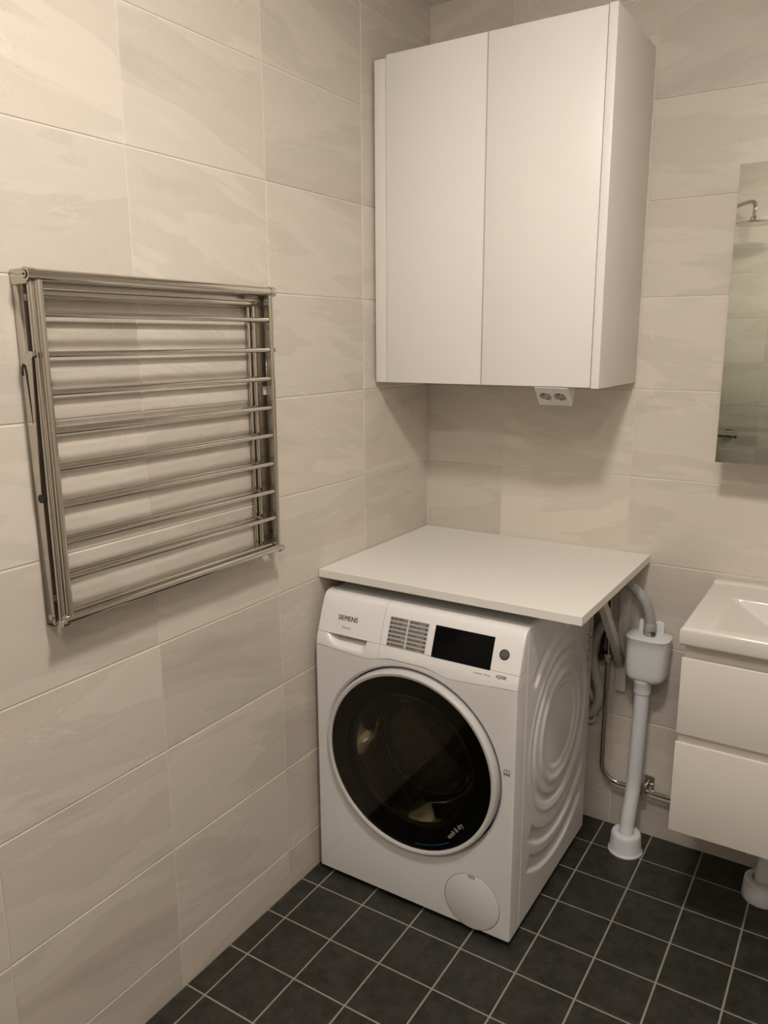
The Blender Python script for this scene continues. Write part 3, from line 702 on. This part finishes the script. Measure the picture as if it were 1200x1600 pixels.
# corrugated hose hanging behind the machine
hs = spath([(.570, -.046, .690), (.604, -.046, .728), (.640, -.048, .722), (.638, -.048, .690), (.616, -.046, .645), (.606, -.046, .585), (.614, -.046, .525), (.630, -.046, .470), (.629, -.046, .425), (.615, -.046, .390), (.590, -.046, .372)], 12)
rr = [.0142+(.0008 if i % 2 else 0) for i in range(len(hs))]
tag(MB().tube(hs, rr, 18).build('corrugated_hose', M_HOSE, org=(.61, -.046, .5), smooth=70), 'grey ribbed hose looping behind the washing machine', 'hose')
tag(MB().tube(spath([(.585, -.030, .47), (.610, -.030, .42), (.618, -.030, .372), (.612, -.028, .350), (.596, -.028, .345)], 8), .0065, 12).build('power_cable', M_CABIN, org=(.61, -.03, .4), smooth=60), 'white cable hanging below the ribbed hose behind the machine', 'cable')
# chrome water pipe
cp_ = thing('water_pipe', (.65, -.03, .16), 'thin polished steel water pipe bending along the wall behind the drain trap', 'pipe')
arc = [(.6490+.060*(1-math.cos(math.radians(a))), -.030, .2235-.060*math.sin(math.radians(a))) for a in range(0, 91, 9)]
MB().tube([(.6440, -.022, .872), (.6470, -.022, .60), (.6485, -.026, .40)]+arc+[(.80, -.030, .1625), (.98, -.030, .1610)], .0072, 16).build('pipe', M_CHROME, cp_, smooth=50)
MB().box(.7740, .7900, -.044, -.0010, .1480, .1860).build('pipe_clip', M_STEEL, cp_, bevel=.002)
MB().box(.7760, .8060, -.0085, -.0010, .1560, .2030).build('clip_plate', M_STEEL, cp_, bevel=.001)
MB().box(.6360, .6600, -.042, -.0010, .5580, .5820).build('pipe_clip', M_STEEL, cp_, bevel=.002)
vt = thing('stop_valve', (.615, -.03, .565), 'small black stop valve on the wall behind the machine', 'valve')
MB().tube([(.6250, -.0030, .5700), (.6250, -.034, .5700)], .0095, 16).build('valve_body', M_DARK, vt, smooth=40)
MB().box(.600, .6340, -.046, -.034, .5580, .5820).build('valve_handle', M_DARK, vt, bevel=.003)
tag(MB().tube(spath([(.620, -.022, .872), (.628, -.022, .80), (.631, -.022, .72), (.6295, -.022, .64), (.6255, -.022, .585)], 8), .0060, 12).build('supply_hose', M_DARK, org=(.625, -.022, .7), smooth=60), 'thin dark supply hose beside the steel pipe under the worktop', 'hose')

# ------------------------------------------------------------------ vanity unit with ceramic basin
VX0, VX1, VY = .9310, 1.5290, -.4240
vu = thing('vanity_unit', (1.23, -.21, .31), 'white wall-hung vanity cabinet with two handleless drawers', 'vanity')
m = MB(); m.box(VX0+.002, VX0+.018, -.4040, -.003, .3180, .8085); m.box(VX1-.018, VX1-.002, -.4040, -.003, .3180, .8085)
m.box(VX0+.018, VX1-.018, -.4040, -.003, .3180, .334); m.box(VX0+.018, VX1-.018, -.020, -.003, .334, .8085)
m.box(VX0+.002, VX1-.002, -.4085, -.4040, .540, .610); m.box(VX0+.002, VX1-.002, -.4085, -.4040, .745, .8085)
m.build('carcass', M_VAN, vu, bevel=.0006, seg=1)
for za, zb_ in ((.5780, .7740), (.3130, .5550)):
    d = MB(); d.prism([(VY, za), (VY, zb_-.0015), (VY+.0015, zb_), (VY+.0035, zb_), (VY+.019, zb_-.020), (VY+.019, za)], 0, VX0, VX1)
    d.build('drawer', M_VAN, vu, bevel=.0012, seg=2)
# basin: grid height field for the top, skirt below
BX0, BX1, BY0, BY1, BT, BB = .9250, 1.5350, -.4420, -.0020, .8545, .8095
def btop(x, y):
    def smin(a, b, k):
        h = max(k-abs(a-b), 0)/k; return min(a, b)-h*h*k/4
    d = smin(smin((x-.9930)*.60, (1.467-x)*.60, .012), smin((-.1480-y)*2.3, (y+.4080)*2.3, .012), .012)
    k = .0035
    d = 0 if d <= -k else (d+k)**2/(4*k) if d < k else d
    z = BT-smin(d, .105, .02)
    z += .0060*sstep(-.0330, -.0240, y)
    # rounded outer edge
    e = min(x-BX0, BX1-x, y-BY0); R = .008
    if e < R: z -= R-math.sqrt(max(0, R*R-(R-e)**2))
    return z
xs = sorted(set([BX0+q for q in (0, .0008, .002, .004, .006, .008)]+lin(BX0+.012, BX1-.012, 230)+[BX1-q for q in (0, .0008, .002, .004, .006, .008)]))
ys = sorted(set([BY0+q for q in (0, .0008, .002, .004, .006, .008)]+lin(BY0+.012, BY1, 200)))
v = [(x, y, btop(x, y)) for x in xs for y in ys]; f = []; ny = len(ys)
for i in range(len(xs)-1):
    for k in range(ny-1): f.append((i*ny+k, (i+1)*ny+k, (i+1)*ny+k+1, i*ny+k+1))
loop = [i*ny for i in range(len(xs))]+[(len(xs)-1)*ny+k for k in range(1, ny)]+[i*ny+ny-1 for i in range(len(xs)-2, -1, -1)]+[k for k in range(ny-2, 0, -1)]
prev = loop
for ins, z in ((0, BB+.007), (.002, BB+.002), (.007, BB)):
    base = len(v)
    for q in loop:
        x, y, _ = v[q]; v.append((min(max(x, BX0+ins), BX1-ins), max(y, BY0+ins), z))
    cur = list(range(base, base+len(loop)))
    for k in range(len(loop)): k2 = (k+1) % len(loop); f.append((prev[k], prev[k2], cur[k2], cur[k]))
    prev = cur
bs = thing('wash_basin', (1.23, -.22, .8095), 'glossy white ceramic wash basin with a sloped bowl on the vanity cabinet', 'basin')
MB().add(v, f).build('basin', M_CERAM, bs, smooth=50)
MB().lathe([(.0001, .003), (.020, .003), (.023, .001), (.023, -.002)], (1.235, -.24, BT-.106), 2, 32).build('basin_drain', M_CHROME, bs, smooth=40)
# waste pipe below the vanity
wp = thing('waste_pipe', (1.135, -.13, 0), 'white waste pipe with a round floor collar under the vanity cabinet', 'pipe')
MB().tube(spath([(1.174, -.08, .3130), (1.172, -.082, .27), (1.155, -.100, .17), (1.142, -.117, .10), (1.136, -.125, .03)], 8), .0245, 24).build('pipe', M_PVC, wp, smooth=50)
MB().lathe([(.0500, .0005), (.0520, .004), (.0490, .040), (.0470, .056), (.0440, .0585), (.0300, .0585), (.0285, .052), (.0285, .010)], (1.1365, -.1255, 0), 2, 40).build('floor_collar', M_PVC, wp, smooth=35)

# ------------------------------------------------------------------ mirror cabinet
mc = thing('mirror_cabinet', (1.21, -.06, 1.203), 'frameless mirror cabinet on the back wall above the wash basin', 'mirror')
MB().box(.9200, 1.5180, -.1140, -.003, 1.2050, 1.9240).build('carcass', M_CAB, mc, bevel=.0008, seg=1)
MB().box(.9180, 1.2180, -.1205, -.1150, 1.2030, 1.9260).build('mirror_door', M_MIRROR, mc, bevel=.0007, seg=1)
MB().box(1.2205, 1.5200, -.1205, -.1150, 1.2030, 1.9260).build('mirror_door', M_MIRROR, mc, bevel=.0007, seg=1)

# ------------------------------------------------------------------ shower behind the camera (seen in the mirror)
sh = thing('shower_set', (.47, -2.95, 1.0), 'chrome rain shower with bar mixer, seen only in the mirror', 'shower')
MB().tube(spath([(.44, -2.955, 1.02), (.44, -2.955, 1.6), (.44, -2.955, 2.16)], 4)+spath([(.447, -2.945, 2.205), (.475, -2.89, 2.228), (.545, -2.77, 2.228), (.588, -2.695, 2.218), (.602, -2.670, 2.19), (.602, -2.668, 2.145)], 6), .0105, 16).build('riser_pipe', M_CHROME, sh, smooth=60)
MB().lathe([(.012, .035), (.020, .028), (.020, .010), (.030, .006), (.100, .003), (.104, 0), (.104, -.006), (.0001, -.006)], (.602, -2.668, 2.108), 2, 40).build('rain_head', M_CHROME, sh, smooth=35)
MB().tube([(.330, -2.935, .965), (.575, -2.935, .965)], .021, 24).build('mixer_bar', M_CHROME, sh, smooth=40)
MB().tube([(.535, -2.935, .965), (.578, -2.935, .965)], .024, 24).build('mixer_knob', M_STEEL, sh, smooth=40)
MB().tube([(.440, -2.955, .965), (.440, -2.955, 1.03)], .014, 16).build('riser_union', M_CHROME, sh, smooth=40)
for x in (.375, .525):
    MB().tube([(x, -2.998, .965), (x, -2.935, .965)], .013, 16).build('wall_union', M_CHROME, sh, smooth=40)
    MB().tube([(x, -2.999, .965), (x, -2.992, .965)], .032, 24).build('escutcheon', M_CHROME, sh, smooth=40)
gs = thing('shower_screen', (.46, -2.45, 0), 'clear greenish glass shower screen, seen only in the mirror', 'shower screen')
MB().box(.012, .925, -2.453, -2.447, .012, 1.962).build('glass_panel', M_SCREEN, gs)
MB().box(.002, .012, -2.461, -2.439, .002, 1.962).build('wall_profile', M_CHROME, gs, bevel=.001)
MB().box(.012, .925, -2.455, -2.445, .0005, .012).build('floor_seal', M_CHROME, gs)
